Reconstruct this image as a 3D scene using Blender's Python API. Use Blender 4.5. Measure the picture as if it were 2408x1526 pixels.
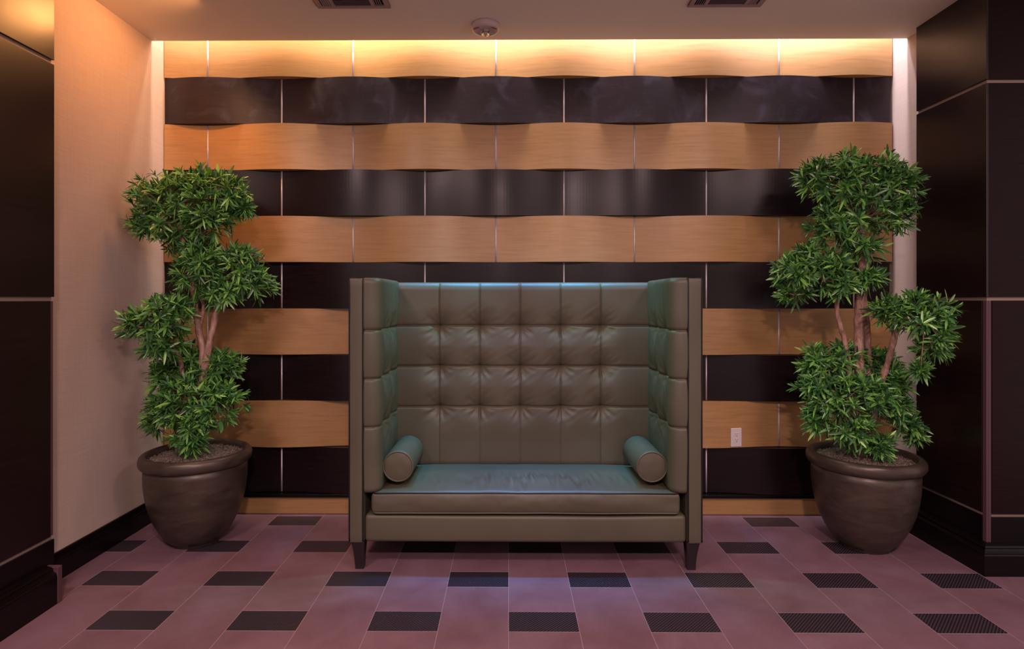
import bpy, math, random
import numpy as np
from mathutils import Vector, Matrix, noise as mnoise
PI = math.pi
random.seed(7); rng = np.random.default_rng(7)
for o in list(bpy.data.objects): bpy.data.objects.remove(o)
scene = bpy.context.scene
COL = scene.collection

# ------------------------------------------------------------------ camera
F = 1344.0; EYE = 1.422; YAW = math.radians(0.4)
SX = 17.4; SY = -58.0
cam = bpy.data.cameras.new('camera'); camo = bpy.data.objects.new('camera', cam); COL.objects.link(camo)
cam.sensor_fit = 'HORIZONTAL'; cam.sensor_width = 36; cam.lens = 36 * F / 2408
cam.shift_x = SX / 2408; cam.shift_y = SY / 2408
cam.clip_start = .05; cam.clip_end = 100
camo.location = (0, 0, EYE); camo.rotation_euler = (PI / 2, 0, YAW)
scene.camera = camo

# ------------------------------------------------------------------ light and exposure
scene.view_settings.view_transform = 'Standard'; scene.view_settings.look = 'None'
scene.view_settings.gamma = 1; scene.view_settings.use_curve_mapping = False
scene.view_settings.exposure = 0.40
world = bpy.data.worlds.new('world'); scene.world = world; world.use_nodes = True
wb = world.node_tree.nodes['Background']; wb.inputs[0].default_value = (1.0, .79, .79, 1); wb.inputs[1].default_value = .55

def area(name, loc, size, power, color, target=None, rot=None, spread=None):
    l = bpy.data.lights.new(name, 'AREA'); l.shape = 'RECTANGLE'; l.size, l.size_y = size
    l.energy = power; l.color = color
    if spread: l.spread = math.radians(spread)
    o = bpy.data.objects.new(name, l); COL.objects.link(o); o.location = loc
    if target is not None:
        o.rotation_euler = (Vector(target) - Vector(loc)).to_track_quat('-Z', 'Y').to_euler()
    elif rot: o.rotation_euler = rot
    return o
# cove tubes hidden above the ceiling edge, warmest at the left end
cove = [(-2.24, .10, 4.5, (1, .84, .82)), (-1.78, .72, 10, (1, .68, .42)), (-1.0, .80, 13, (1, .82, .62)), (-.13, .88, 15, (1, .88, .88)),
        (.76, .86, 15, (.98, .86, .95)), (1.60, .80, 14, (.96, .86, 1)), (2.26, .42, 12.5, (.90, .86, 1))]
for (cx, cw, p, c) in cove:
    area('cove_tube_light', (cx, 3.672, 3.50), (cw, .03), p * .56, c, rot=(0, 0, 0))
    area('cove_tube_light', (cx, 3.762, 3.44), (cw, .03), p * .22, c, rot=(0, 0, 0))
# added tint spots without fixtures, then the lobby ceiling lights
def spot(name, loc, power, color, deg, blend, target, r=.05):
    l = bpy.data.lights.new(name, 'SPOT'); l.energy = power; l.color = color
    l.spot_size = math.radians(deg); l.spot_blend = blend; l.shadow_soft_size = r
    o = bpy.data.objects.new(name, l); COL.objects.link(o); o.location = loc
    o.rotation_euler = (Vector(target) - Vector(loc)).to_track_quat('-Z', 'Y').to_euler()
    return o
for dx in (-.42, .09, .60):
    spot('added_cool_spot', (dx, 3.37, 3.07), 165, (.08, .43, 1.0), 40, 1.0, (dx, 3.44, .44), .06)  # added to tint the seat blue; the ceiling has no fixture here
for s_ in (-1, 1):
    spot('added_cool_spot', (.09 - s_ * .35, 3.22, 3.07), 95, (.14, 1.0, .72), 34, 1.0, (.09 + s_ * .75, 3.32, 1.05), .06)  # added crossed pair that turns the inner wing faces teal
spot('added_warm_spot', (-1.72, 3.15, 3.06), 34, (1, .40, .12), 160, .5, (-2.3, 3.1, 2.2), .12)  # added for the orange glow high on the left wall
area('lobby_ceiling_light', (.25, -.9, 3.04), (.22, .3), 110, (1, .70, .66), rot=(0, 0, 0))
area('lobby_ceiling_light', (-1.6, .6, 3.05), (.5, .5), 42, (1, .70, .68), rot=(0, 0, 0))
area('lobby_ceiling_light', (1.9, .6, 3.05), (.5, .5), 42, (1, .70, .68), rot=(0, 0, 0))

# ------------------------------------------------------------------ helpers
def W(px, py, Y):
    t = (px - 1204 + SX) / F
    dx, dy = math.cos(YAW) * t - math.sin(YAW), math.sin(YAW) * t + math.cos(YAW)
    s = Y / dy
    return Vector((dx * s, Y, EYE + (763 + SY - py) / F * s))

def tag(o, label=None, cat=None, group=None, kind=None):
    if label: o['label'] = label
    if cat: o['category'] = cat
    if group: o['group'] = group
    if kind: o['kind'] = kind
    return o
def empty(name, loc=(0, 0, 0)):
    o = bpy.data.objects.new(name, None); COL.objects.link(o); o.location = loc; o.empty_display_size = .1
    return o
class MB:
    def __init__(s): s.v = []; s.f = []
    def add(s, v, f):
        b = len(s.v); s.v += [tuple(p) for p in v]; s.f += [tuple(b + i for i in q) for q in f]
    def box(s, x0, x1, y0, y1, z0, z1):
        v = [(x, y, z) for x in (x0, x1) for y in (y0, y1) for z in (z0, z1)]
        s.add(v, [(0, 1, 3, 2), (4, 6, 7, 5), (0, 4, 5, 1), (2, 3, 7, 6), (0, 2, 6, 4), (1, 5, 7, 3)])
    def tube(s, pts, r, n=8, caps=True, closed=False):
        pts = [Vector(p) for p in pts]; m = len(pts)
        rs = r if isinstance(r, (list, tuple)) else [r] * m
        up = None; v = []
        for i, p in enumerate(pts):
            if closed: d = pts[(i + 1) % m] - pts[i - 1]
            else: d = pts[min(i + 1, m - 1)] - pts[max(i - 1, 0)]
            d.normalize()
            if up is None:
                up = Vector((0, 0, 1)) if abs(d.z) < .9 else Vector((1, 0, 0))
            a = d.cross(up).normalized(); b = a.cross(d).normalized(); up = b
            for k in range(n):
                t = 2 * PI * k / n
                v.append(p + (a * math.cos(t) + b * math.sin(t)) * rs[i])
        f = []
        for i in range(m if closed else m - 1):
            j = (i + 1) % m
            for k in range(n):
                f.append((i * n + k, i * n + (k + 1) % n, j * n + (k + 1) % n, j * n + k))
        if caps and not closed:
            f.append(tuple(range(n))[::-1]); f.append(tuple((m - 1) * n + k for k in range(n)))
        s.add(v, f)
    def lathe(s, prof, n=64, c=(0, 0), fn=None):
        v = []
        for (r, z) in prof:
            for k in range(n):
                t = 2 * PI * k / n; rr = r * (fn(t, z) if fn else 1)
                v.append((c[0] + rr * math.cos(t), c[1] + rr * math.sin(t), z))
        f = []
        for i in range(len(prof) - 1):
            for k in range(n):
                f.append((i * n + k, i * n + (k + 1) % n, (i + 1) * n + (k + 1) % n, (i + 1) * n + k))
        s.add(v, f)
    def grid(s, P):  # P[i][j]
        m, n = len(P), len(P[0]); v = [p for row in P for p in row]
        s.add(v, [(i * n + j, i * n + j + 1, (i + 1) * n + j + 1, (i + 1) * n + j) for i in range(m - 1) for j in range(n - 1)])
    def build(s, name, mat, parent=None, smooth=False, bevel=0, seg=3, fixn=True):
        me = bpy.data.meshes.new(name); me.from_pydata([tuple(p) for p in s.v], [], s.f); me.update()
        if fixn:
            import bmesh
            bm = bmesh.new(); bm.from_mesh(me); bmesh.ops.remove_doubles(bm, verts=bm.verts, dist=1e-6)
            bmesh.ops.recalc_face_normals(bm, faces=bm.faces); bm.to_mesh(me); bm.free()
        me.materials.append(mat)
        o = bpy.data.objects.new(name, me); COL.objects.link(o)
        if smooth: me.polygons.foreach_set('use_smooth', [True] * len(me.polygons))
        if bevel:
            md = o.modifiers.new('bevel', 'BEVEL'); md.width = bevel; md.segments = seg; md.limit_method = 'ANGLE'
            me.polygons.foreach_set('use_smooth', [True] * len(me.polygons))
            md.harden_normals = True
        if parent:
            o.parent = parent; o.matrix_parent_inverse = Matrix.Translation(-Vector(parent.location))
        return o
def boxo(name, mat, b, parent=None, bevel=0, kind=None):
    m = MB(); m.box(*b); o = m.build(name, mat, parent, bevel=bevel)
    if kind: o['kind'] = kind
    return o

# ------------------------------------------------------------------ materials
def mat(name, color, rough=.5, spec=.5, metal=0):
    m = bpy.data.materials.new(name); m.use_nodes = True; b = m.node_tree.nodes['Principled BSDF']
    b.inputs['Base Color'].default_value = (*color, 1); b.inputs['Roughness'].default_value = rough
    b.inputs['Specular IOR Level'].default_value = spec; b.inputs['Metallic'].default_value = metal
    return m, m.node_tree, b
def N(nt, t, **kw):
    n = nt.nodes.new(t)
    for k, v in kw.items(): setattr(n, k, v)
    return n
def coords(nt, scale, kind='Object', rot=(0, 0, 0)):
    tc = N(nt, 'ShaderNodeTexCoord'); mp = N(nt, 'ShaderNodeMapping')
    mp.inputs['Scale'].default_value = scale; mp.inputs['Rotation'].default_value = rot
    nt.links.new(tc.outputs[kind], mp.inputs[0]); return mp.outputs[0]
def noise(nt, vec, scale=1, detail=5, rough=.6, dist=0):
    n = N(nt, 'ShaderNodeTexNoise'); nt.links.new(vec, n.inputs['Vector'])
    n.inputs['Scale'].default_value = scale; n.inputs['Detail'].default_value = detail
    n.inputs['Roughness'].default_value = rough; n.inputs['Distortion'].default_value = dist
    return n.outputs['Fac']
def ramp(nt, fac, stops):
    r = N(nt, 'ShaderNodeValToRGB'); nt.links.new(fac, r.inputs[0]); e = r.color_ramp.elements
    while len(e) < len(stops): e.new(.5)
    for i, (p, c) in enumerate(stops): e[i].position = p; e[i].color = (*c, 1)
    return r.outputs[0]
def mix(nt, fac, a, b, blend='MIX'):
    n = N(nt, 'ShaderNodeMix', data_type='RGBA', blend_type=blend)
    for i, x in ((0, fac), (6, a), (7, b)):
        if isinstance(x, (int, float)): n.inputs[i].default_value = x
        elif isinstance(x, tuple): n.inputs[i].default_value = (*x, 1)
        else: nt.links.new(x, n.inputs[i])
    return n.outputs[2]
def M(nt, op, a, b=None, c=None):
    n = N(nt, 'ShaderNodeMath', operation=op)
    for i, x in enumerate((a, b, c)):
        if x is None: continue
        if isinstance(x, (int, float)): n.inputs[i].default_value = x
        else: nt.links.new(x, n.inputs[i])
    return n.outputs[0]
def bump(nt, b, h, strength=.3, dist=.002):
    n = N(nt, 'ShaderNodeBump'); n.inputs['Strength'].default_value = strength; n.inputs['Distance'].default_value = dist
    nt.links.new(h, n.inputs['Height']); nt.links.new(n.outputs[0], b.inputs['Normal'])

def make_wood(name, lo, mid, hi):
    m, nt, b = mat(name, mid, .36, .45)
    v = coords(nt, (1.6, 1.6, 26)); g = noise(nt, v, 2.6, 8, .68, .25)
    v2 = coords(nt, (.9, .9, 2.2)); g2 = noise(nt, v2, 2.2, 3, .5, .8)
    v3 = coords(nt, (9, 9, 240)); g3 = noise(nt, v3, 1, 2, .5)
    c = ramp(nt, g, [(.28, lo), (.5, mid), (.74, hi)])
    c = mix(nt, M(nt, 'MULTIPLY', g2, .5), c, mid)
    oi = N(nt, 'ShaderNodeObjectInfo')
    hs = N(nt, 'ShaderNodeHueSaturation'); nt.links.new(c, hs.inputs['Color'])
    nt.links.new(M(nt, 'MULTIPLY_ADD', oi.outputs['Random'], .22, .90), hs.inputs['Value'])
    c = mix(nt, M(nt, 'MULTIPLY', g3, .22), hs.outputs[0], lo)
    nt.links.new(c, b.inputs['Base Color'])
    bump(nt, b, g3, .12, .0006)
    return m
MAPLE = make_wood('maple_veneer', (.32, .165, .064), (.425, .238, .098), (.485, .285, .125))
def make_dark(name, a, c2, rough=.3, spec=.36, dust=0):
    m, nt, b = mat(name, a, rough, spec)
    v = coords(nt, (2.5, 2.5, 60)); g = noise(nt, v, 2, 6, .65, .3)
    c = ramp(nt, g, [(.3, a), (.7, c2)])
    if dust:
        d1 = noise(nt, coords(nt, (1, 1, 1)), 4.5, 5, .6, .6); d2 = noise(nt, coords(nt, (1, 1, 1)), 130, 2, .5)
        f1 = N(nt, 'ShaderNodeMapRange'); nt.links.new(d1, f1.inputs[0]); f1.inputs[1].default_value = .50; f1.inputs[2].default_value = .80; f1.inputs[4].default_value = dust
        f2 = M(nt, 'MULTIPLY', M(nt, 'GREATER_THAN', d2, .70), .12)
        c = mix(nt, M(nt, 'ADD', f1.outputs[0], f2), c, (.13, .13, .19))
    nt.links.new(c, b.inputs['Base Color'])
    v2 = coords(nt, (1, 1, 1)); d = noise(nt, v2, 1.6, 2, .5, .2)
    r = N(nt, 'ShaderNodeMapRange'); nt.links.new(d, r.inputs[0]); r.inputs[1].default_value = .35; r.inputs[2].default_value = .75
    r.inputs[3].default_value = rough - .04; r.inputs[4].default_value = rough + .07
    nt.links.new(r.outputs[0], b.inputs['Roughness'])
    bump(nt, b, g, .06, .0005)
    return m
ESPRESSO = make_dark('espresso_veneer', (.0065, .0028, .0036), (.015, .0072, .009), .30, .27)
DUSTY = make_dark('dusty_espresso_veneer', (.014, .008, .011), (.028, .018, .023), .34, .40, .45)
PILLAR = make_dark('pillar_veneer', (.0065, .0023, .0028), (.013, .0048, .0055), .34, .48)
PILLAR_DIM = make_dark('pillar_veneer_dimmed_front', (.0075, .0024, .003), (.015, .0050, .0058), .36, .12)  # same finish as the sides; the front's dimmer reflection is set in this copy
BASEBLK = make_dark('black_stained_trim', (.003, .0015, .002), (.006, .003, .004), .25, .25)
STRIP, _, _ = mat('mauve_corner_strip', (.085, .042, .055), .5, .3)
REVEAL, _, _ = mat('reveal_strip', (.26, .19, .155), .6, .3)
def make_leather():
    m, nt, b = mat('olive_leather', (.118, .104, .080), .40, .5)
    v = coords(nt, (1, 1, 1)); g = noise(nt, v, 2.2, 4, .5)
    c = ramp(nt, g, [(.3, (.068, .058, .037)), (.7, (.088, .076, .050))])
    nt.links.new(c, b.inputs['Base Color'])
    vo = N(nt, 'ShaderNodeTexVoronoi'); nt.links.new(v, vo.inputs['Vector']); vo.inputs['Scale'].default_value = 520
    n2 = noise(nt, v, 30, 4, .6)
    bump(nt, b, M(nt, 'ADD', M(nt, 'MULTIPLY', vo.outputs['Distance'], .25), n2), .16, .0016)
    r = N(nt, 'ShaderNodeMapRange'); nt.links.new(n2, r.inputs[0]); r.inputs[3].default_value = .42; r.inputs[4].default_value = .54
    nt.links.new(r.outputs[0], b.inputs['Roughness'])
    return m
LEATHER = make_leather()
PIPING, _, _ = mat('dark_piping', (.010, .008, .009), .5, .3)
LEGWOOD, _, _ = mat('dark_leg_wood', (.016, .009, .012), .3)
CHROME, _nt, _b = mat('ribbed_steel_rod', (.66, .62, .68), .34, .5, .45)
_v = coords(_nt, (1, 1, 1)); _w = N(_nt, 'ShaderNodeTexWave', wave_type='BANDS', bands_direction='Z'); _nt.links.new(_v, _w.inputs[0]); _w.inputs['Scale'].default_value = 60
bump(_nt, _b, _w.outputs['Fac'], .5, .001)
def make_paper(name, col, s=1.0):
    m, nt, b = mat(name, col, .75, .2)
    h = noise(nt, coords(nt, (6, 6, 160)), 1, 4, .6); vv = noise(nt, coords(nt, (150, 150, 4)), 1, 4, .6)
    k = noise(nt, coords(nt, (1, 1, 1)), 3, 4, .5)
    f = M(nt, 'ADD', M(nt, 'MULTIPLY', h, .55), M(nt, 'MULTIPLY', vv, .45))
    c = ramp(nt, f, [(.35, tuple(x * .91 for x in col)), (.65, tuple(min(1, x * 1.05) for x in col))])
    c = mix(nt, M(nt, 'MULTIPLY', k, .25), c, tuple(x * .9 for x in col))
    nt.links.new(c, b.inputs['Base Color']); bump(nt, b, f, .25, .001)
    return m
PAPER = make_paper('linen_wallpaper', (.50, .395, .345))
def make_plaster():
    m, nt, b = mat('ceiling_plaster', (.80, .72, .62), .8, .2)
    bump(nt, b, noise(nt, coords(nt, (1, 1, 1)), 90, 4, .6), .25, .002); return m
PLASTER = make_plaster()
WHITEP, _, _ = mat('cove_white_paint', (.8, .76, .7), .8, .2)

def make_floor():
    m, nt, b = mat('mauve_tile_floor', (.2, .1, .1), .45, .4)
    tc = N(nt, 'ShaderNodeTexCoord'); sp = N(nt, 'ShaderNodeSeparateXYZ'); nt.links.new(tc.outputs['Object'], sp.inputs[0])
    X, Y = sp.outputs[0], sp.outputs[1]
    TW, PER, DL, X0, Y0 = .3048, .762, .157, .0, 2.449
    u = M(nt, 'DIVIDE', M(nt, 'SUBTRACT', X, X0), TW); ui = M(nt, 'FLOOR', u); uf = M(nt, 'SUBTRACT', u, ui)
    odd = M(nt, 'FLOORED_MODULO', ui, 2)
    yy = M(nt, 'SUBTRACT', M(nt, 'SUBTRACT', Y, Y0), M(nt, 'MULTIPLY', odd, PER / 2))
    v = M(nt, 'DIVIDE', yy, PER); vi = M(nt, 'FLOOR', v); vm = M(nt, 'MULTIPLY', M(nt, 'SUBTRACT', v, vi), PER)
    dark = M(nt, 'LESS_THAN', vm, DL)
    g = .0013
    def near(a, val): return M(nt, 'LESS_THAN', M(nt, 'ABSOLUTE', M(nt, 'SUBTRACT', a, val)), g)
    ux = M(nt, 'MULTIPLY', uf, TW)
    gr = M(nt, 'MAXIMUM', M(nt, 'MAXIMUM', near(ux, 0), near(ux, TW)), M(nt, 'MAXIMUM', M(nt, 'MAXIMUM', near(vm, 0), near(vm, PER)), near(vm, DL)))
    # mauve
    vec = coords(nt, (1, 1, 1)); n1 = noise(nt, vec, 3.2, 7, .62, .5); n2 = noise(nt, vec, 14, 5, .6)
    wn = N(nt, 'ShaderNodeTexWhiteNoise', noise_dimensions='2D'); cb = N(nt, 'ShaderNodeCombineXYZ')
    nt.links.new(ui, cb.inputs[0]); nt.links.new(vi, cb.inputs[1]); nt.links.new(cb.outputs[0], wn.inputs['Vector'])
    mv = ramp(nt, n1, [(.3, (.138, .072, .090)), (.52, (.176, .101, .130)), (.75, (.212, .132, .174))])
    mv = mix(nt, M(nt, 'MULTIPLY', n2, .2), mv, (.16, .07, .07))
    hs = N(nt, 'ShaderNodeHueSaturation'); nt.links.new(mv, hs.inputs['Color'])
    nt.links.new(M(nt, 'MULTIPLY_ADD', wn.outputs['Value'], .16, .92), hs.inputs['Value'])
    # dark ribbed insert
    st = M(nt, 'DIVIDE', M(nt, 'ADD', M(nt, 'MULTIPLY', X, -1.0), M(nt, 'MULTIPLY', Y, 1.0)), .0155)
    sf = M(nt, 'ABSOLUTE', M(nt, 'SUBTRACT', M(nt, 'MULTIPLY', M(nt, 'FRACT', st), 2), 1))
    line = M(nt, 'GREATER_THAN', sf, .68)
    dk = mix(nt, line, (.020, .013, .019), (.055, .046, .060))
    c = mix(nt, dark, hs.outputs[0], dk)
    c = mix(nt, gr, c, (.33, .23, .27))
    nt.links.new(c, b.inputs['Base Color'])
    rr = M(nt, 'MULTIPLY_ADD', n2, .2, .40)
    nt.links.new(M(nt, 'SUBTRACT', rr, M(nt, 'MULTIPLY', dark, .16)), b.inputs['Roughness'])
    h = M(nt, 'ADD', M(nt, 'MULTIPLY', M(nt, 'MULTIPLY', dark, sf), 1.0), M(nt, 'SUBTRACT', M(nt, 'MULTIPLY', noise(nt, vec, 160, 4, .6), .35), gr))
    bump(nt, b, h, .35, .002)
    return m
FLOORM = make_floor()

# ------------------------------------------------------------------ the setting
XL, XR, YW, ZC = -2.30, 2.545, 3.80, 3.09
boxo('floor', FLOORM, (-3.6, 4.2, -3.5, 3.95, -.05, 0), kind='structure')
boxo('wall_back', WHITEP, (XL - .2, XR + .2, YW + .045, YW + .15, 0, 3.66), kind='structure')
boxo('wall_left', PAPER, (XL - .12, XL, 1.0, YW + .045, 0, 3.66), kind='structure')
boxo('wall_right', PAPER, (XR, XR + .12, 3.45, YW + .045, 0, 3.66), kind='structure')
YE = 3.667
m = MB(); m.box(-3.6, 4.2, -3.5, YE, ZC, ZC + .02)
o = m.build('ceiling', PLASTER); o['kind'] = 'structure'
m = MB(); m.box(XL, XR, 3.40, YW + .045, 3.58, 3.62); m.box(XL, XR, 3.36, 3.40, ZC + .02, 3.62)
o = m.build('trim_1', WHITEP); o['kind'] = 'structure'

def extrude_profile(mb, prof, path):
    """prof: (out, z) points; path: list of (x, y, nx, ny) with outward mitre normals"""
    P = [[(x + nx * d, y + ny * d, z) for (d, z) in prof] for (x, y, nx, ny) in path]
    mb.grid(P)
    for row, rev in ((P[0], False), (P[-1], True)):
        mb.add(row, [tuple(range(len(row)))])
BPROF = [(0, 0), (.022, 0), (.022, .096), (.019, .101), (.020, .106), (.013, .114), (.012, .121), (.016, .126), (.014, .132), (.008, .138), (0, .14)]
m = MB(); extrude_profile(m, BPROF, [(XL, 2.55, 1, 0), (XL, YW + .03, 1, 0)])
o = m.build('baseboard_left', BASEBLK); o['kind'] = 'structure'
m = MB(); extrude_profile(m, BPROF, [(XR, YW + .03, -1, 0), (XR, 3.5, -1, 0)])
o = m.build('baseboard_right', BASEBLK); o['kind'] = 'structure'

# ------------------------------------------------------------------ woven panel wall
AMP = .026
xs_w = [W(p, 400, YW).x for p in (484, 828, 1166, 1494, 1836)]
xs_d = [W(p, 400, YW).x for p in (659, 998, 1327, 1664, 2013)]
knots = sorted([(x, 0) for x in xs_w] + [(x, 1) for x in xs_d])
kx = [k[0] for k in knots]; kx = [kx[0] - .48] + kx + [kx[-1] + .48]
kp = [PI * (i - 1) for i in range(len(kx))]           # 0 at wood rods, pi at dark rods
def phase(x): return float(np.interp(x, kx, kp))
def ywood(x): return YW + AMP * math.cos(phase(x))     # recessed at wood rods
def ydark(x): return YW - AMP * math.cos(phase(x))
zs = [.136 + .3073 * k for k in range(10)] + [3.22]
PXL, PXR = XL + .004, XR - .006
band_labels = [
 ('dark espresso curved panel band at the bottom of the wall, just above the maple skirting', 'espresso'),
 ('maple curved panel band low on the wall, the one carrying the white outlet', 'maple'),
 ('dark espresso curved panel band between the outlet band and the next maple band up', 'espresso'),
 ('maple curved panel band crossed by leaf shadows, passing behind the middle of the sofa back', 'maple'),
 ('dark espresso curved panel band passing directly behind the top edge of the sofa', 'espresso'),
 ('maple curved panel band, the lowest one fully visible above the sofa', 'maple'),
 ('dark espresso curved panel band with two rosy lamp reflections, level with the tree tops', 'espresso'),
 ('maple curved panel band between the two uppermost dark bands', 'maple'),
 ('dusty dark espresso curved panel band, the highest dark one', 'espresso'),
 ('brightly lit maple curved panel band, topmost, cut off by the ceiling edge', 'maple')]
for k in range(10):
    z0, z1 = zs[k], zs[k + 1]; wood = (k % 2 == 1)
    fn = ywood if wood else ydark; rods = xs_w if wood else xs_d
    root = empty('curved_panel_band', (0, YW, z0))
    tag(root, band_labels[k][0], 'wall panel', 'woven maple and espresso panel bands')
    xa = PXL if wood else PXL - .002
    edges = [xa] + list(rods) + [PXR if wood else PXR - .016]
    for a, b in zip(edges[:-1], edges[1:]):
        a2 = a + (.004 if a != edges[0] else 0); b2 = b - (.004 if b != edges[-1] else 0)
        n = max(3, int((b2 - a2) / .02)); mb = MB(); T = .014
        X = [a2 + (b2 - a2) * i / n for i in range(n + 1)]
        gap = .0015
        zz = (z0 + gap, z1 - gap)
        fr = [[(x, fn(x), z) for x in X] for z in zz]; bk = [[(x, YW + .038, z) for x in X] for z in zz]
        mb.grid(fr); mb.grid(bk); mb.grid([fr[0], bk[0]]); mb.grid([fr[1], bk[1]])
        mb.add([fr[0][0], fr[1][0], bk[1][0], bk[0][0]], [(0, 1, 2, 3)]); mb.add([fr[0][-1], fr[1][-1], bk[1][-1], bk[0][-1]], [(0, 1, 2, 3)])
        p = mb.build('panel', MAPLE if wood else (DUSTY if k == 8 else ESPRESSO), root)
    for x in rods:
        mb = MB(); mb.tube([(x, fn(x) + .001, z0 + .002), (x, fn(x) + .001, z1 - .002)], .0058, 10)
        r = mb.build('joint_rod', CHROME, root, smooth=True); r['label'] = 'thin ribbed steel rod in the panel joint'
# ledge and maple skirting below
m = MB(); m.box(PXL, PXR, YW - .028, YW + .04, .114, .1345)
o = m.build('trim_2', BASEBLK, bevel=.002); o['kind'] = 'structure'
o = boxo('trim_3', MAPLE, (PXL, PXR, YW, YW + .04, 0, .1135)); o['kind'] = 'structure'

# ------------------------------------------------------------------ outlet
def make_outlet():
    xo = W(1729, 1026, YW).x; zc = .513
    y = ywood(xo); d = (ywood(xo + .01) - ywood(xo - .01)) / .02
    root = empty('power_outlet', (xo, y - .001, zc)); root.rotation_euler = (0, 0, math.atan(d))
    tag(root, 'white double power outlet on the low maple band right of the sofa', 'power outlet')
    wp, _, _ = mat('white_plastic', (.72, .66, .68), .35); dk, _, _ = mat('slot_dark', (.02, .015, .02), .5)
    def part(mb, nm, mt, bev=0, par=None):
        o = mb.build(nm, mt, None, bevel=bev); o.parent = par or root; return o
    mb = MB(); mb.box(-.038, .038, -.006, .0, -.061, .061); part(mb, 'cover_plate', wp, .003)
    for zz in (.0195, -.0195):
        mb = MB(); n = 28; ring = []
        for i in range(n):
            t = 2 * PI * i / n; x = .0168 * math.cos(t); z = max(-.0125, min(.0125, .0168 * math.sin(t)))
            ring.append((x, z))
        mb.add([(x, -.0078, z + zz) for x, z in ring] + [(x, -.0035, z + zz) for x, z in ring],
               [tuple(range(n))] + [(i, (i + 1) % n, n + (i + 1) % n, n + i) for i in range(n)])
        sck = part(mb, 'socket_face', wp)
        for (sx, w, h) in ((-.0065, .0024, .0085), (.0065, .0024, .0068)):
            q = MB(); q.box(sx - w / 2, sx + w / 2, -.0083, -.0076, zz + .003 - h / 2 + .002, zz + .003 + h / 2 + .002); part(q, 'slot', dk, par=sck)
        q = MB(); q.tube([(0, -.0083, zz - .0068), (0, -.0076, zz - .0068)], .0027, 12); part(q, 'ground_hole', dk, par=sck)
    q = MB(); q.tube([(0, -.0072, 0), (0, -.005, 0)], .003, 12); part(q, 'screw', wp)
make_outlet()

# ------------------------------------------------------------------ panelled pillars
def pillar_right():
    xs, yf, yb = 2.500, 3.008, 3.522; T = .012
    root = empty('panelled_pillar', (xs + .35, (yf + yb) / 2, 0))
    tag(root, 'dark glossy panelled pillar behind the right tree, both faces showing', 'pillar')
    boxo('core', REVEAL, (xs + T, xs + .70, yf + T, yb, 0, ZC), root)
    zr = [(.300, 1.418, .030), (1.437, 2.557, .0), (2.577, ZC, .0)]
    for (a, b, c) in zr:
        boxo('side_panel', PILLAR, (xs, xs + T, yf + (c or .0), yb, a, b), root, .0015)
        boxo('front_panel', PILLAR_DIM, (xs + (c or T + .0005), xs + .70, yf, yf + T, a, b), root, .0015)
    boxo('corner_strip', STRIP, (xs + .003, xs + T + .001, yf + .004, yf + .0265, .15, 1.4175), root)
    boxo('corner_strip', STRIP, (xs + T + .002, xs + .0285, yf + .004, yf + T + .001, .15, 1.4175), root)
    boxo('plinth_panel', BASEBLK, (xs, xs + T, yf + .028, yb, .145, .284), root, .0015)
    boxo('plinth_panel', BASEBLK, (xs + .028, xs + .70, yf, yf + T, .145, .284), root, .0015)
    pr = [(-.012, 0), (.056, 0), (.056, .105), (.052, .112), (.053, .118), (.040, .126), (.036, .134), (.038, .139), (.030, .147), (.008, .153), (-.012, .153)]
    mb = MB(); extrude_profile(mb, pr, [(xs, yb, -1, 0), (xs, yf, -1, -1), (xs + .7, yf, 0, -1)])
    mb.build('base_moulding', BASEBLK, root)
pillar_right()
def pillar_left():
    xs, yb, y0 = -2.172, 2.718, 1.15; T = .012
    root = empty('panelled_pillar', (-2.2, 2.0, 0))
    tag(root, 'dark panelled pillar cut off by the left frame edge', 'pillar')
    boxo('core', REVEAL, (XL + .0005, xs - T, y0, yb - .004, 0, ZC), root)
    zr = [(.298, 1.416, .022), (1.436, 2.545, .0), (2.566, ZC, .0)]
    boxo('corner_strip', STRIP, (xs - T - .001, xs - .004, yb - .020, yb - .003, .30, 1.4155), root)
    for (a, b, c) in zr:
        boxo('side_panel', PILLAR, (xs - T, xs, y0, yb - c, a, b), root, .0015)
    boxo('plinth_panel', BASEBLK, (xs - T, xs, y0, yb, .16, .280), root, .0015)
    pr = [(-.012, 0), (.060, 0), (.060, .128), (.056, .136), (.057, .142), (.044, .150), (.040, .158), (.042, .163), (.034, .171), (.008, .177), (-.012, .177)]
    mb = MB(); extrude_profile(mb, pr, [(xs, y0, 1, 0), (xs, 2.66, 1, 0)])
    mb.build('base_moulding', BASEBLK, root)
    boxo('corner_strip', STRIP, (xs - .01, xs + .062, 2.6605, 2.688, 0, .170), root, .003)
pillar_left()

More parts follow.
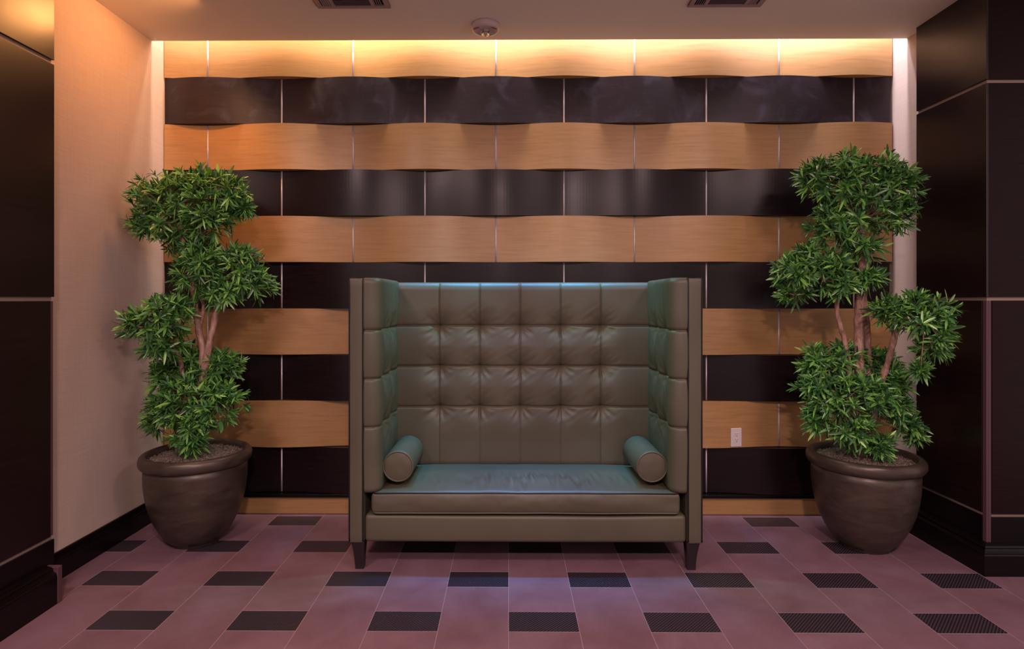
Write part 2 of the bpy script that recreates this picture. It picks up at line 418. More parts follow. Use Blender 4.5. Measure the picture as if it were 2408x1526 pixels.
# ------------------------------------------------------------------ ceiling fittings
def make_vent(x0, label):
    w = .414; y1 = 3.250; y0 = y1 - w; x1 = x0 + w; zt = ZC
    root = empty('ceiling_vent', ((x0 + x1) / 2, (y0 + y1) / 2, zt)); tag(root, label, 'air vent', 'square ceiling vents')
    vm, _, _ = mat('vent_enamel', (.34, .26, .26), .5); dk, _, _ = mat('vent_dark', (.015, .01, .012), .8)
    boxo('duct_opening', dk, (x0 + .03, x1 - .03, y0 + .03, y1 - .03, zt - .003, zt), root)
    mb = MB(); z0 = zt - .010; z1 = zt
    for b in ((x0, x1, y0, y0 + .032), (x0, x1, y1 - .025, y1), (x0, x0 + .030, y0 + .032, y1 - .025), (x1 - .030, x1, y0 + .032, y1 - .025),
              (x0 + .085, x0 + .105, y0 + .032, y1 - .025), (x1 - .105, x1 - .085, y0 + .032, y1 - .025)):
        mb.box(b[0], b[1], b[2], b[3], z0, z1)
    mb.build('frame', vm, root, bevel=.0015)
    y = y0 + .04
    while y < y1 - .032:
        mb = MB(); mb.add([(x0 + .105, y, z0), (x1 - .105, y, z0), (x1 - .105, y + .007, zt - .002), (x0 + .105, y + .007, zt - .002),
                           (x0 + .105, y + .0015, z0), (x1 - .105, y + .0015, z0), (x1 - .105, y + .0085, zt - .002), (x0 + .105, y + .0085, zt - .002)],
                          [(0, 1, 2, 3), (4, 5, 6, 7), (0, 1, 5, 4), (2, 3, 7, 6)])
        mb.build('slat', vm, root); y += .0125
    for xa in (x0 + .036, x1 - .083):
        for i in range(4):
            x = xa + .002 + i * .0118; s = 1 if xa < x0 + .2 else -1
            mb = MB(); mb.add([(x, y0 + .032, z0), (x, y1 - .025, z0), (x + s * .006, y1 - .025, zt - .002), (x + s * .006, y0 + .032, zt - .002),
                               (x + .003, y0 + .032, z0), (x + .003, y1 - .025, z0), (x + .003 + s * .006, y1 - .025, zt - .002), (x + .003 + s * .006, y0 + .032, zt - .002)],
                              [(0, 1, 2, 3), (4, 5, 6, 7), (0, 1, 5, 4), (2, 3, 7, 6)])
            mb.build('slat', vm, root)
    for sx in (x0 + .095, x1 - .095):
        mb = MB(); mb.tube([(sx, y1 - .034, z0 - .002), (sx, y1 - .034, z0 + .002)], .0035, 10)
        mb.build('screw', vm, root)
make_vent(-1.084, 'square metal ceiling vent left of the round fire alarm')
make_vent(1.012, 'square metal ceiling vent right of the round fire alarm')

def make_alarm():
    c = W(1141.5, 66, 3.46); x, y = c.x, 3.465; zt = ZC
    root = empty('fire_alarm', (x, y, zt)); tag(root, 'round pale fire alarm strobe with clear lens on the ceiling edge', 'fire alarm')
    cr, _, _ = mat('alarm_plastic', (.55, .42, .42), .35); rd, _, _ = mat('alarm_red', (.30, .012, .012), .5)
    gl, nt, b = mat('alarm_lens', (.95, .95, .95), .03); b.inputs['Transmission Weight'].default_value = 1; b.inputs['IOR'].default_value = 1.45
    mb = MB(); mb.lathe([(0.0, zt), (.086, zt), (.0865, zt - .012), (.084, zt - .026), (.078, zt - .036), (.066, zt - .040), (.058, zt - .038), (0, zt - .036)], 64, (x, y))
    mb.build('housing', cr, root, smooth=True)
    mb = MB()
    for i in range(40):
        t = 2 * PI * i / 40
        if abs(math.cos(t)) < .35: continue
        d = Vector((math.cos(t), math.sin(t), 0)); n = Vector((-d.y, d.x, 0)); o = Vector((x, y, zt - .0395))
        a, bb = o + d * .030, o + d * .058
        mb.add([a + n * .001, a - n * .001, bb - n * .001, bb + n * .001, *(p + Vector((0, 0, .004)) for p in (a + n * .001, a - n * .001, bb - n * .001, bb + n * .001))],
               [(0, 1, 2, 3), (0, 1, 5, 4), (1, 2, 6, 5), (2, 3, 7, 6), (3, 0, 4, 7)])
    mb.build('grille', cr, root)
    mb = MB(); mb.lathe([(.024, zt - .037), (.026, zt - .046), (.020, zt - .047), (.008, zt - .052), (0.006, zt - .060), (0, zt - .060)], 32, (x, y))
    ch, _, _ = mat('alarm_reflector', (.7, .66, .66), .12, .5, 1); mb.build('reflector', ch, root, smooth=True)
    mb = MB(); R = .029; mb.lathe([(R * math.cos(a), zt - .044 - R * .95 * math.sin(a)) for a in [i * PI / 2 / 10 for i in range(11)]] , 32, (x, y))
    mb.build('lens', gl, root, smooth=True)
    mb = MB(); mb.tube([(x, y, zt - .050), (x, y, zt - .066)], .004, 10); mb.build('flash_tube', cr, root)
    for s in (-1, 1):
        cu = bpy.data.curves.new('fire_word', 'FONT'); cu.body = 'FIRE'; cu.size = .021; cu.align_x = 'CENTER'; cu.align_y = 'CENTER'; cu.extrude = .0006
        tmp = bpy.data.objects.new('tmp', cu); COL.objects.link(tmp); bpy.context.view_layer.update()
        me = bpy.data.meshes.new_from_object(tmp); bpy.data.objects.remove(tmp)
        me.materials.clear(); me.materials.append(rd)
        t = bpy.data.objects.new('fire_lettering', me); COL.objects.link(t); t.parent = root
        t.rotation_euler = (PI, 0, s * math.radians(38) ); t.location = (s * .052, -.040, -.0400)
make_alarm()

# ------------------------------------------------------------------ sofa
SXL, SXR, SYF, SYB, SZT, SZB = -.838, 1.012, 2.99, 3.715, 1.535, .146
SCX = (SXL + SXR) / 2
def rbox_mesh(mb, x0, x1, y0, y1, z0, z1, r, nseg=4, puff=None):
    """rounded box as a subdivided cube whose corners are rounded, puff(p)->offset"""
    def axis(a, b):
        L = b - a; out = [a + r * (1 - math.cos(PI / 2 * i / nseg)) for i in range(nseg + 1)]
        n = max(1, int((L - 2 * r) / .035)); out += [a + r + (L - 2 * r) * i / n for i in range(1, n)]
        out += [b - r * (1 - math.cos(PI / 2 * (nseg - i) / nseg)) for i in range(nseg + 1)]; return out
    ax, ay, az = axis(x0, x1), axis(y0, y1), axis(z0, z1)
    lo, hi = Vector((x0 + r, y0 + r, z0 + r)), Vector((x1 - r, y1 - r, z1 - r))
    def fix(x, y, z):
        p = Vector((x, y, z)); q = Vector((min(max(x, lo.x), hi.x), min(max(y, lo.y), hi.y), min(max(z, lo.z), hi.z)))
        d = p - q
        if d.length > 1e-9: p = q + d.normalized() * r
        if puff: p = p + puff(p, d.normalized() if d.length > 1e-9 else d)
        return p
    for X in (ax[0], ax[-1]): mb.grid([[fix(X, y, z) for y in ay] for z in az])
    for Y in (ay[0], ay[-1]): mb.grid([[fix(x, Y, z) for x in ax] for z in az])
    for Z in (az[0], az[-1]): mb.grid([[fix(x, y, Z) for x in ax] for y in ay])
def nz(x, y, z, s): return mnoise.noise(Vector((x * s, y * s, z * s)))
TROWS = [.773, 1.019, 1.266]; XSE = [-.4235, -.177, .070, .317, .563]
def sm(d, r): # edge rounding drop
    if d >= r: return 0
    return r - math.sqrt(max(0, r * r - (r - d) ** 2))
def tufted(u, v, us, vs, v_lo, v_hi, puff=.011, dimple=.034, cell=.247):
    """height of quilted surface above seam level"""
    # pillow
    def cellpos(a, ks):
        ks = sorted(ks)
        if a <= ks[0]: d = ks[0] - a; return min(1, d / (cell / 2)), d
        if a >= ks[-1]: d = a - ks[-1]; return min(1, d / (cell / 2)), d
        for k0, k1 in zip(ks[:-1], ks[1:]):
            if k0 <= a <= k1:
                d = min(a - k0, k1 - a); return d / ((k1 - k0) / 2), d
    pu, du = cellpos(u, us); pv, dv = cellpos(v, vs)
    h = 0
    bulge = (1 - (1 - pu) ** 2.0) * .42 + (1 - (1 - pv) ** 2.2) * .58
    lowfade = 1.0
    if v < vs[0]: lowfade = max(.25, 1 - (vs[0] - v) / .28)
    h += puff * bulge * (lowfade * .6 + .4)
    # sharp seams
    h -= .0055 * math.exp(-(du / .0035) ** 2) * (1 if v >= vs[0] else max(.55, lowfade))
    h -= .0085 * math.exp(-(dv / .0045) ** 2)
    # tufts
    iu = min(us, key=lambda k: abs(k - u)); iv = min(vs, key=lambda k: abs(k - v))
    a, b = u - iu, v - iv; rr = math.hypot(a, b)
    h -= dimple * (.55 * math.exp(-rr / .022) + .75 * math.exp(-(rr / .060) ** 1.5)) 
    an = math.atan2(b, a)
    ph = 7 * nz(iu * 3.1, iv * 2.7, .3, 1.7)
    w = math.exp(-((rr - .045) / .040) ** 2)
    fold = (math.sin(an * 9 + ph) * .5 + math.sin(an * 14 + 2 * ph) * .35)
    h += .0030 * w * fold * (1.5 if b < 0 else .8)
    h += .004 * nz(u, v, .5, 5)
    # long diagonal drag creases leaving the tufts
    q = a * .8 + b * .6; rp = a * .6 - b * .8
    h += .0022 * math.exp(-((rr - .075) / .05) ** 2) * nz(q * .25, rp, iu * 5 + iv * 9, 42)
    return h
def sweep_pad(name, path, z0, z1, seam_u, seam_v, back, parent, R=.035, du=.0075, dv=.0075, Rside=0, T=.1, puff=.011, dimple=.034):
    """path: function(s)->(x,y,nx,ny), total length L; z0..z1 vertical"""
    f, L = path
    nu, nv = int(L / du), int((z1 - z0) / dv)
    zz = list(np.linspace(z0, z1, nv))
    # refine near top and bottom
    zz = sorted(set(zz + [z0 + R * t for t in (.02, .06, .12, .2, .3)] + [z1 - R * t for t in (.02, .06, .12, .2, .3)] + [v + e for v in seam_v for e in (-.003, 0, .003)]))
    ss = sorted(set(list(np.linspace(0, L, nu)) + [u + e for u in seam_u for e in (-.002, 0, .002)]))
    P = []
    for z in zz:
        row = []
        for s in ss:
            x, y, nx, ny = f(s)
            h = tufted(s, z, seam_u, seam_v, z0, z1, puff, dimple) - sm(z - z0, R) - sm(z1 - z, R)
            h = max(h, -T * .8)
            row.append((x + nx * h, y + ny * h, z))
        P.append(row)
    mb = MB(); mb.grid(P)
    def bk(row): return [back(p) for p in row]
    mb.grid([P[0], bk(P[0])]); mb.grid([P[-1], bk(P[-1])])
    c0 = [r[0] for r in P]; c1 = [r[-1] for r in P]
    mb.grid([c0, bk(c0)]); mb.grid([c1, bk(c1)])
    return mb.build(name, LEATHER, parent, smooth=True)

def make_sofa():
    root = empty('high_back_sofa', (SCX, (SYF + SYB) / 2, 0))
    tag(root, 'olive grey leather high-back sofa with tufted back and tall wings against the panelled wall', 'sofa')
    FT = .077
    def wob(p, d):
        return Vector((nz(p.x, p.y, p.z, 6) * .0015, nz(p.y, p.z, p.x, 6) * .0015, 0))
    for (x0, x1) in ((SXL, SXL + FT), (SXR - FT, SXR)):
        mb = MB(); rbox_mesh(mb, x0, x1, SYF, SYB, SZB, SZT, .010, 3, wob)
        wf = mb.build('wing_frame', LEATHER, root, smooth=True)
        mb = MB()
        for xx in (x0 + .003, x1 - .003):
            mb.tube([(xx, SYF + .001, SZB + .01)] + [(xx, SYF + .001 + .0008 * math.sin(z * 17), z) for z in np.linspace(SZB + .03, SZT - .01, 40)] + [(xx, SYF + .006, SZT - .002), (xx, SYF + .05, SZT + .0005), (xx, SYB - .02, SZT + .0005)], .0042, 8)
        q = mb.build('piping', PIPING, wf, smooth=True); q['label'] = 'dark piping along the wing edges'
    # back frame
    mb = MB(); rbox_mesh(mb, SXL + FT, SXR - FT, 3.585, SYB, SZB, SZT - .004, .012, 3)
    mb.build('back_frame', LEATHER, root, smooth=True)
    # back cushion
    xa, xb = SXL + FT + .05, SXR - FT - .05
    yb = 3.475
    path = (lambda s: (xa + s, yb, 0, -1), xb - xa)
    sweep_pad('back_cushion', path, .40, SZT - .006, [x - xa for x in XSE], TROWS, lambda p: (p[0], 3.584, p[2]), root, R=.045, T=.1)
    # wing pads
    for s in (-1, 1):
        xf = SXL + FT if s < 0 else SXR - FT      # inner face of frame
        d = -s; TP = .080; Rr = .056; y0 = 3.000; yend = 3.50
        L1 = TP - Rr; L2 = Rr * PI / 2; L3 = yend - (y0 + Rr); L = L1 + L2 + L3
        def f(q, xf=xf, d=d):
            if q < L1: return (xf + d * q, y0, 0, -1)
            if q < L1 + L2:
                a = (q - L1) / Rr
                return (xf + d * (L1 + Rr * math.sin(a)), y0 + Rr - Rr * math.cos(a), d * math.sin(a), -math.cos(a))
            return (xf + d * TP, y0 + Rr + (q - L1 - L2), d, 0)
        us = [L1 + L2 + 3.150 - (y0 + Rr), L1 + L2 + 3.345 - (y0 + Rr)]
        sweep_pad('wing_pad', (f, L), .402, SZT + .004, us, [.752, 1.006, 1.262], lambda p, xf=xf: (xf, p[1] if p[1] > y0 + .002 else y0, p[2]), root, R=.028, T=.05, puff=.013, dimple=.022)
    # seat deck + front rail
    mb = MB(); rbox_mesh(mb, SXL + FT + .001, SXR - FT - .001, SYF + .008, 3.58, SZB, .290, .022, 4, lambda p, d: Vector((0, -.002 * math.sin((p.x + .3) * 3.0), .0045 * nz(p.x, 0, .2, 2.4) if p.z > .25 else 0)))
    mb.build('front_rail', LEATHER, root, smooth=True)
    # seat cushion
    cx0, cx1, cy0, cy1, cz0, cz1 = -.722, .898, 2.992, 3.52, .302, .412
    def puffc(p, d):
        u = (p.x - cx0) / (cx1 - cx0); v = (p.y - cy0) / (cy1 - cy0); w = (p.z - cz0) / (cz1 - cz0)
        U = max(0, 1 - (2 * u - 1) ** 4); V = max(0, math.sin(PI * min(1, max(0, v)))) ** .6
        oz = 0
        if w > .9: oz = .028 * U * V
        if w < .1: oz = -.0
        oy = 0
        if v < .08: oy = -.012 * math.sin(PI * min(1, max(0, w))) * U
        return Vector((0, oy, oz - .006 * (1 - U) * (w > .5)))
    mb = MB()
    nx_ = 240
    prof = []  # (y,z) loop: bottom back -> bottom front -> top front -> top back
    r = .014
    prof += [(cy1, cz0), (cy0 + .10, cz0)]
    prof += [(cy0 + r - r * math.sin(a), cz0 + r - r * math.cos(a)) for a in np.linspace(0, PI / 2, 5)]
    prof += [(cy0, z) for z in np.linspace(cz0 + r, cz1 - r, 12)[1:-1]]
    prof += [(cy0 + r - r * math.cos(a), cz1 - r + r * math.sin(a)) for a in np.linspace(0, PI / 2, 5)]
    prof += [(y, cz1) for y in np.linspace(cy0 + r, cy1, 46)[1:]]
    P = []
    for i in range(nx_ + 1):
        u = i / nx_; x = cx0 + (cx1 - cx0) * u; e = min(u, 1 - u) * (cx1 - cx0)
        sh = sm(e, .02) if e < .02 else 0
        row = []
        for (y, z) in prof:
            p = Vector((x, y, z))
            q = p + puffc(p, Vector())
            w = (z - cz0) / (cz1 - cz0)
            # gathered creases on the seat top, centre front
            if w > .95:
                cen = math.exp(-((x - .13) / .42) ** 2); yy = y + .09 * nz(x, 0, 0, 9)
                dep = math.exp(-((yy - 3.17) / .085) ** 2)
                k = math.sin(x * 150 + 8 * nz(x, y, 0, 3.5) + (y - 3.1) * 28); k2 = nz(x * 1.0, y * .28, 0, 28)
                q.z += (.0022 * max(-.9, k) * 1.4 + .0200 * k2) * cen * dep
                q.z += .003 * nz(x, y * .5, .3, 6)
            elif .1 < w < .95:
                q.y += .004 * nz(x, z * 2.5, .9, 7) * math.sin(PI * w)
                q.y += .0022 * nz(x, z * .8, .9, 30) * math.sin(PI * w) * math.exp(-((x - .1) / .5) ** 2)
            zc = (cz0 + cz1) / 2; t = 1 - sh / .02 * .35
            q.z = zc + (q.z - zc) * t; q.y += sh * .5 if w < .99 and y < cy0 + .05 else 0
            row.append(tuple(q))
        P.append(row)
    P = [list(rw) + [rw[0]] for rw in P]
    mb.grid(P)
    for rw in (P[0], P[-1]): mb.add(rw[:-1], [tuple(range(len(rw) - 1))])
    sc = mb.build('seat_cushion', LEATHER, root, smooth=True)
    for (zz, m_, y_) in ((cz1 - .004, PIPING, cy0 + .0015), (cz0 + .003, LEATHER, cy0 + .0005)):
        mb = MB(); pts = []
        pts += [(cx0 + .004, y, zz + (.006 if zz > .4 else 0) * math.sin(PI * (y - cy0) / .5)) for y in np.linspace(3.45, cy0 + .03, 12)]
        pts += [(cx0 + .010, cy0 + .010, zz)]
        pts += [(x, y_, zz + .0018 * nz(x, 0, zz, 5)) for x in np.linspace(cx0 + .025, cx1 - .025, 90)]
        pts += [(cx1 - .010, cy0 + .010, zz)]
        pts += [(cx1 - .004, y, zz + (.006 if zz > .4 else 0) * math.sin(PI * (y - cy0) / .5)) for y in np.linspace(cy0 + .03, 3.45, 12)]
        mb.tube(pts, .0042, 8); mb.build('piping', m_, sc, smooth=True)
    # legs
    for (xc, s) in ((SXL + .042, -1), (SXR - .042, 1)):
        for (yc, fr) in ((SYF + .045, True), (SYB - .05, False)):
            mb = MB(); P = []
            for i in range(13):
                t = i / 12; z = (SZB + .002) * (1 - t)
                k = (1 - (1 - t) ** 1.8)
                xo = xc - s * .002; hw_out = .036 - .019 * k; hw_in = .036 - .008 * k
                x0, x1 = (xo - hw_out, xo + hw_in) if s < 0 else (xo - hw_in, xo + hw_out)
                yo = .034 - .012 * k
                P.append([(x0, yc - yo, z), (x1, yc - yo, z), (x1, yc + yo, z), (x0, yc + yo, z), (x0, yc - yo, z)])
            mb.grid(P); mb.add(P[0][:4], [(0, 1, 2, 3)]); mb.add(P[-1][:4], [(0, 1, 2, 3)])
            mb.build('leg', LEGWOOD, root, bevel=.003)
make_sofa()
def bolster(xc, label):
    r, ya, yb2, zc = .083, 3.072, 3.430, .526
    root = empty('bolster_pillow', (xc, (ya + yb2) / 2, zc - r)); tag(root, label, 'pillow', 'leather bolster pillows on the sofa')
    mb = MB(); n = 64; P = []
    prof = [(0, r * .6), (0.0, r * .93), (.004, r * .985)] + [(t, r * (1 + .018 * math.sin(PI * t / (yb2 - ya)))) for t in np.linspace(.012, yb2 - ya - .012, 40)] + [(yb2 - ya - .004, r * .985), (yb2 - ya, r * .93), (yb2 - ya, 0.0)]
    for (t, rr) in prof:
        row = []
        for k in range(n + 1):
            a = 2 * PI * (k % n) / n; q = rr * (1 + .006 * nz(math.cos(a), t * 3, math.sin(a), 4))
            q2 = q + ((.0003 + .0008 * nz(t, xc, 0, 40)) * math.sin(t * 190 + 2 * math.sin(a * 2)) if .02 < t < yb2 - ya - .02 else 0)
            row.append((xc + q2 * math.cos(a), ya + t, zc + q2 * math.sin(a)))
        P.append(row)
    mb.grid(P); mb.build('body', LEATHER, root, smooth=True)
    mb = MB(); P = []
    for rr in np.linspace(0, r * .93, 12):
        P.append([(xc + rr * math.cos(2 * PI * k / n), ya - .009 * (1 - (rr / (r * .93)) ** 2.5) + .0015 * nz(rr * math.cos(2 * PI * k / n), rr * math.sin(2 * PI * k / n), xc, 25), zc + rr * math.sin(2 * PI * k / n)) for k in range(n + 1)])
    mb.grid(P); mb.build('end_cap', LEATHER, root, smooth=True)
    mb = MB(); mb.tube([(xc + r * .955 * math.cos(a), ya - .001, zc + r * .955 * math.sin(a)) for a in np.linspace(0, 2 * PI, 64, endpoint=False)], .0045, 8, closed=True)
    mb.build('piping', LEATHER, root, smooth=True)
bolster(SCX - .682, 'olive leather bolster pillow lying against the left wing of the sofa')
bolster(SCX + .682, 'olive leather bolster pillow lying against the right wing of the sofa')

# ------------------------------------------------------------------ potted trees
def make_leaf_mat():
    m, nt, b = mat('podocarpus_leaf', (.07, .17, .03), .30, .75)
    g = N(nt, 'ShaderNodeNewGeometry')
    c = ramp(nt, g.outputs['Random Per Island'], [(0, (.022, .080, .026)), (.35, (.050, .165, .045)), (.7, (.12, .33, .06)), (1, (.27, .56, .10))])
    nt.links.new(c, b.inputs['Base Color'])
    b.inputs['Subsurface Weight'].default_value = 0
    tr = N(nt, 'ShaderNodeBsdfTranslucent'); nt.links.new(c, tr.inputs[0])
    ms = N(nt, 'ShaderNodeMixShader'); ms.inputs[0].default_value = .12
    out = nt.nodes['Material Output']; nt.links.new(b.outputs[0], ms.inputs[1]); nt.links.new(tr.outputs[0], ms.inputs[2]); nt.links.new(ms.outputs[0], out.inputs[0])
    return m
LEAF = make_leaf_mat()
BARK, _nt, _b = mat('bark', (.2, .1, .07), .7)
_g = noise(_nt, coords(_nt, (14, 14, 5)), 3, 6, .65, .8); _nt.links.new(ramp(_nt, _g, [(.3, (.15, .07, .055)), (.5, (.34, .19, .145)), (.75, (.52, .35, .28))]), _b.inputs[0])
bump(_nt, _b, _g, .8, .006)
POTM, _nt, _b = mat('bronze_glaze', (.05, .035, .03), .33, .5, .35)
_g = noise(_nt, coords(_nt, (1.5, 1.5, 5)), 4, 7, .65, .7); _nt.links.new(ramp(_nt, _g, [(.3, (.045, .031, .025)), (.6, (.075, .054, .043)), (.82, (.115, .088, .072))]), _b.inputs[0])
_r = N(_nt, 'ShaderNodeMapRange'); _nt.links.new(_g, _r.inputs[0]); _r.inputs[3].default_value = .26; _r.inputs[4].default_value = .48; _nt.links.new(_r.outputs[0], _b.inputs['Roughness'])
bump(_nt, _b, noise(_nt, coords(_nt, (1, 1, 1)), 16, 4), .12, .004)
MOSS, _nt, _b = mat('dry_moss', (.12, .09, .075), .9, .1)
_nt.links.new(ramp(_nt, noise(_nt, coords(_nt, (1, 1, 1)), 60, 5), [(.3, (.06, .043, .035)), (.55, (.26, .20, .17)), (.75, (.52, .45, .40))]), _b.inputs[0])

def leaf_arrays(centers, normals, n_lo=7, n_hi=11, Lr=(.046, .084)):
    V = []; Fc = []; base = 0
    for c, nrm in zip(centers, normals):
        a = nrm / (np.linalg.norm(nrm) + 1e-9)
        t = np.cross(a, rng.normal(size=3)); t /= np.linalg.norm(t) + 1e-9; bvec = np.cross(a, t)
        n = int(rng.integers(n_lo, n_hi + 1)); off = rng.uniform(0, 6.28)
        sc = rng.uniform(.8, 1.15)
        for i in range(n):
            ang = off + i * 2.399; tilt = math.radians(rng.uniform(22, 88)) if i > 1 else math.radians(rng.uniform(5, 30))
            rad = t * math.cos(ang) + bvec * math.sin(ang)
            d = a * math.cos(tilt) + rad * math.sin(tilt)
            L = rng.uniform(*Lr) * sc; w = L * rng.uniform(.072, .102)
            side = np.cross(d, a); ln = np.linalg.norm(side)
            side = side / ln if ln > 1e-6 else t
            up = np.cross(side, d)
            side = side * math.cos(.5 * (rng.random() - .5)) + up * math.sin(.5 * (rng.random() - .5))
            droop = rng.uniform(.02, .25) * L
            p0 = c + a * rng.uniform(-.012, .010) + rng.normal(size=3) * .002
            ws = (.25, .85, 1.0, .58, .04); ts = (0, .28, .60, .87, 1.0)
            for tt, ww in zip(ts, ws):
                ctr = p0 + d * (L * tt) - up * 0 + np.array([0, 0, -1]) * droop * tt * tt - a * droop * .3 * tt * tt
                V += [ctr + side * (w * ww) + up * (w * ww * .35), ctr, ctr - side * (w * ww) + up * (w * ww * .35)]
            for q in range(4):
                b0 = base + q * 3
                Fc += [(b0, b0 + 1, b0 + 4, b0 + 3), (b0 + 1, b0 + 2, b0 + 5, b0 + 4)]
            base += 15
    return V, Fc
def build_fast(name, V, Fc, mt, parent, smooth=True):
    me = bpy.data.meshes.new(name); me.from_pydata([tuple(v) for v in V], [], Fc); me.update(); me.materials.append(mt)
    if smooth: me.polygons.foreach_set('use_smooth', [True] * len(me.polygons))
    o = bpy.data.objects.new(name, me); COL.objects.link(o); o.parent = parent
    o.matrix_parent_inverse = Matrix.Translation(-Vector(parent.location)); return o

def make_tree(cx, cy, label, clumps, trunks, branches, moss_seed):
    root = empty('potted_tree', (cx, cy, 0)); tag(root, label, 'potted tree', 'potted trees beside the sofa')
    # pot
    mb = MB()
    prof = [(0, 0), (.128, 0), (.132, .004), (.133, .014), (.142, .020), (.172, .052), (.201, .098), (.228, .155), (.249, .215), (.264, .285), (.272, .355), (.2745, .42), (.2745, .455),
            (.268, .459), (.281, .462), (.293, .471), (.2995, .486), (.300, .503), (.296, .519), (.286, .531), (.273, .536), (.262, .533), (.254, .523), (.250, .508), (.250, .46), (.24, .38), (0, .37)]
    mb.lathe(prof, 96, (cx, cy), fn=lambda t, z: 1 + .004 * math.sin(2 * t + z * 4) + .003 * math.sin(3 * t + 1))
    mb.build('pot', POTM, root, smooth=True)
    # moss mound
    random.seed(moss_seed); mb = MB(); P = []
    for i in range(22):
        r = .2485 * i / 21
        P.append([(cx + r * math.cos(2 * PI * k / 60), cy + r * math.sin(2 * PI * k / 60), .485 + .022 * (1 - (r / .25) ** 2) + .012 * nz(cx + r * math.cos(2 * PI * k / 60), cy + r * math.sin(2 * PI * k / 60), 1, 22) + .006 * nz(r * math.cos(2 * PI * k / 60), r * math.sin(2 * PI * k / 60), 3, 90)) for k in range(61)])
    mb.grid(P); ms = mb.build('moss', MOSS, root, smooth=False)
    mb = MB()
    for i in range(2600):
        r = .24 * math.sqrt(random.random()); a = random.random() * 2 * PI; p = Vector((cx + r * math.cos(a), cy + r * math.sin(a), .488 + .022 * (1 - (r / .25) ** 2)))
        h = random.random() * 2 * PI; d = Vector((math.cos(h), math.sin(h), 0)); L = random.uniform(.015, .042)
        pts = [p, p + d * L * .4 + Vector((0, 0, random.uniform(.005, .016))), p + d * L * .8 + Vector((random.uniform(-.008, .008), random.uniform(-.008, .008), random.uniform(.003, .020))), p + d * L + Vector((0, 0, random.uniform(-.002, .012)))]
        mb.tube(pts, .0008, 3, caps=False)
    mb.build('moss_strands', MOSS, root, fixn=False)['kind'] = 'stuff'
    # trunks
    for nm, lst in (('trunk', trunks), ('branch', branches)):
        for pts in lst:
            P3 = [W(px, py, cy + dy) for (px, py, dy, r) in pts]; R = [r for (_, _, _, r) in pts]
            fine = []; fr = []
            for i in range(len(P3) - 1):
                p0 = P3[max(i - 1, 0)]; p1 = P3[i]; p2 = P3[i + 1]; p3 = P3[min(i + 2, len(P3) - 1)]
                for k in range(8):
                    t = k / 8
                    q = .5 * ((2 * p1) + (p2 - p0) * t + (2 * p0 - 5 * p1 + 4 * p2 - p3) * t * t + (3 * p1 - p0 - 3 * p2 + p3) * t ** 3)
                    fine.append(q + Vector((nz(q.x, q.y, q.z, 18), nz(q.z, q.x, q.y, 18), 0)) * .004)
                    fr.append((R[i] + (R[i + 1] - R[i]) * t) * (1 + .22 * nz(q.x, q.z, q.y, 28) + .1 * nz(q.z, q.x, 5, 70)))
            fine.append(P3[-1]); fr.append(R[-1])
            mb = MB(); mb.tube(fine, fr, 12); mb.build(nm, BARK, root, smooth=True)
    # foliage clumps
    for balls in clumps:
        C = []; NN = []; tw = MB()
        cen = [np.array(W(px, py, cy + dy)) for (px, py, rp, dy) in balls]
        rad = [rp * 1.14 / F * (cy + dy) for (px, py, rp, dy) in balls]
        for bi, (c, r) in enumerate(zip(cen, rad)):
            n = int(22 + 1500 * r * r * 2.0)
            for i in range(n):
                v = rng.normal(size=3); v /= np.linalg.norm(v)
                if v[2] < -.4 and rng.random() < .5: v[2] = -v[2]
                rr = r * (rng.uniform(1.0, 1.13) if rng.random() < .10 else rng.uniform(.64, 1.0) if rng.random() < .78 else rng.uniform(.3, .66))
                p = c + v * rr * np.array([1, .95, .9])
                inside = any(np.linalg.norm(p - c2) < r2 * .72 for j, (c2, r2) in enumerate(zip(cen, rad)) if j != bi)
                if inside: continue
                if p[0] < XL + .05 or p[1] > 3.70: continue
                nrm = v + np.array([0, -.15, .35]) + rng.normal(size=3) * .35
                p = p - v * .03
                C.append(p); NN.append(nrm)
                if rng.random() < .45:
                    p0 = Vector(c); p1 = Vector(p); mid = (p0 + p1) / 2 + Vector(rng.normal(size=3) * .012) + Vector((0, 0, -.012))
                    tw.tube([p0, mid, p1], [.0032, .0024, .0014], 5, caps=False)
        for c2 in cen[1:]: tw.tube([Vector(cen[0]), Vector(c2)], .004, 5, caps=False)
        V, Fc = leaf_arrays(C, NN)
        fo = build_fast('foliage', V, Fc, LEAF, root)
        t = tw.build('twigs', BARK, fo, smooth=True, fixn=False)
        t.matrix_parent_inverse = fo.matrix_parent_inverse.inverted() @ Matrix.Identity(4) if False else Matrix.Identity(4)
        t.parent = fo; t.matrix_parent_inverse = Matrix.Identity(4)

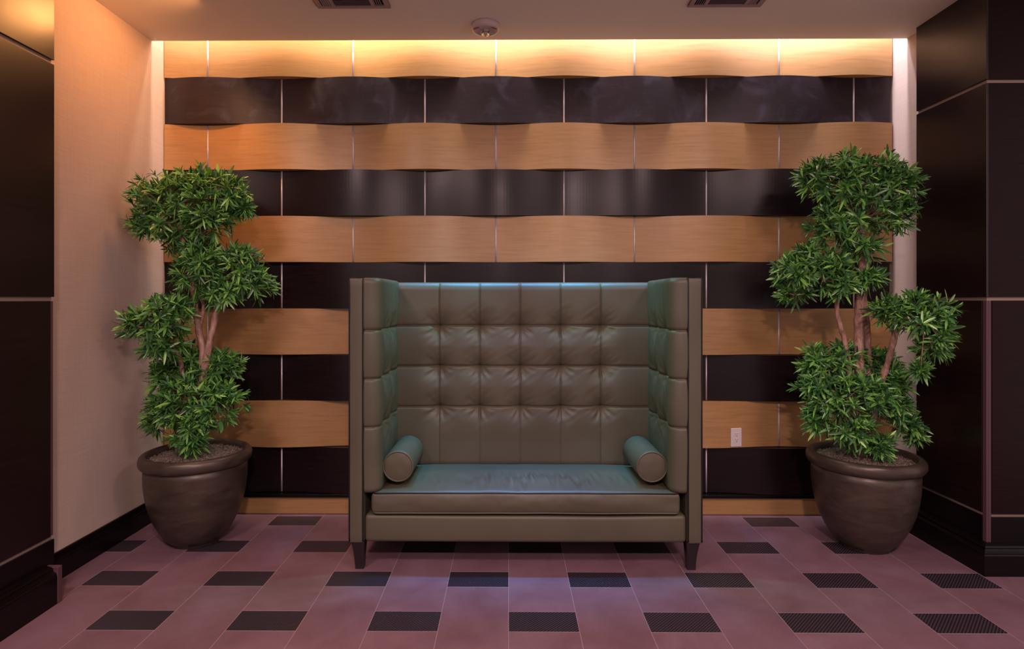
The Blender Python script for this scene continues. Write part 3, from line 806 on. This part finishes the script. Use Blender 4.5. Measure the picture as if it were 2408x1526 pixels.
LX, LY = W(463, 1070, 3.37).x, 3.37
make_tree(LX, LY, 'potted tree with clipped leaf clumps in a bronze pot left of the sofa', [
    [(395, 490, 78, 0), (465, 462, 66, -.02), (525, 462, 58, .02), (352, 530, 44, -.03), (420, 535, 62, .06), (490, 510, 55, -.05), (445, 440, 40, .05), (575, 490, 15, 0)],
    [(478, 640, 66, -.05), (560, 628, 52, 0), (590, 668, 48, .03), (520, 690, 40, -.06), (470, 590, 38, .04)],
    [(372, 762, 60, -.16), (410, 730, 44, -.10), (330, 770, 42, -.18), (385, 810, 46, -.12)],
    [(515, 868, 48, .06), (400, 880, 44, .05), (450, 850, 40, .10)],
    [(445, 945, 62, -.06), (510, 945, 58, -.03), (395, 965, 46, -.03), (450, 1000, 48, -.09), (385, 990, 40, .02), (455, 1040, 26, -.11)],
  ],
  [[(456, 1105, 0, .030), (462, 1020, 0, .028), (470, 930, .0, .026), (477, 880, .0, .025), (478, 830, 0, .022), (468, 780, .0, .019), (458, 720, .0, .019), (453, 660, 0, .018), (440, 600, .01, .016), (425, 540, .02, .013)],
   [(476, 900, -.02, .022), (490, 820, -.02, .020), (503, 760, -.02, .017), (513, 700, -.01, .016), (512, 640, 0, .012)]],
  [[(462, 1050, .03, .018), (442, 960, .03, .017), (432, 890, .03, .015), (422, 840, -.04, .013), (400, 800, -.12, .010)],
   [(470, 770, .01, .010), (478, 720, .02, .010), (462, 640, .02, .008)],
   [(512, 680, -.01, .010), (545, 650, 0, .008), (585, 650, 0, .006)],
   [(442, 610, .01, .011), (470, 560, 0, .009), (520, 500, 0, .007)],
   [(432, 570, .01, .010), (400, 530, 0, .008), (370, 510, 0, .006)]], 3)
RX, RY = W(2032, 1070, 3.33).x, 3.33
make_tree(RX, RY, 'potted tree with clipped leaf clumps in a bronze pot right of the sofa', [
    [(1985, 432, 66, 0), (2070, 435, 68, -.02), (1925, 420, 46, .02), (2035, 510, 74, -.03), (1955, 535, 54, 0), (2105, 500, 48, .02), (2035, 575, 42, -.02), (2115, 430, 34, .02), (2035, 400, 36, .0)],
    [(1878, 640, 52, 0), (1940, 640, 54, -.04), (1870, 690, 34, .02), (1980, 670, 34, -.06), (2040, 655, 30, -.05), (1900, 605, 30, 0)],
    [(2175, 755, 60, -.27), (2122, 738, 42, -.22), (2190, 812, 40, -.27), (2085, 730, 32, -.16), (2208, 785, 30, -.30), (2155, 710, 26, -.25), (2165, 870, 18, -.25)],
    [(1935, 860, 52, .03), (1985, 845, 42, .05), (1920, 910, 40, .0), (2060, 850, 38, .06)],
    [(1975, 940, 62, -.06), (2045, 925, 52, -.10), (1940, 985, 44, .0), (2000, 1010, 48, -.08), (2090, 900, 42, -.04), (2100, 960, 40, -.02), (2135, 1000, 30, 0), (2068, 1050, 30, -.12), (2155, 1030, 16, 0)],
  ],
  [[(2028, 1100, 0, .030), (2026, 1000, 0, .029), (2026, 920, 0, .027), (2020, 850, 0, .026), (2020, 760, 0, .025), (2024, 690, 0, .023), (2028, 630, 0, .020), (2028, 570, 0, .017), (2020, 500, .0, .012)],
   [(2032, 1040, .03, .022), (2040, 900, .03, .018), (2040, 800, .03, .017), (2034, 700, .03, .015), (2040, 620, .03, .012)]],
  [[(2015, 1000, -.01, .018), (2000, 900, -.01, .015), (1988, 810, -.01, .015), (1970, 740, -.01, .012), (1962, 690, 0, .011), (1930, 650, 0, .008)],
   [(2045, 1010, 0, .020), (2070, 910, -.06, .018), (2088, 850, -.11, .016), (2105, 790, -.18, .015), (2116, 765, -.21, .013), (2150, 740, -.26, .008)],
   [(2026, 560, 0, .012), (2000, 500, 0, .009), (1960, 450, 0, .007)],
   [(2026, 540, 0, .012), (2060, 480, 0, .009), (2090, 440, 0, .007)],
   [(2000, 960, -.02, .010), (1960, 900, -.02, .008), (1935, 870, 0, .006)]], 5)
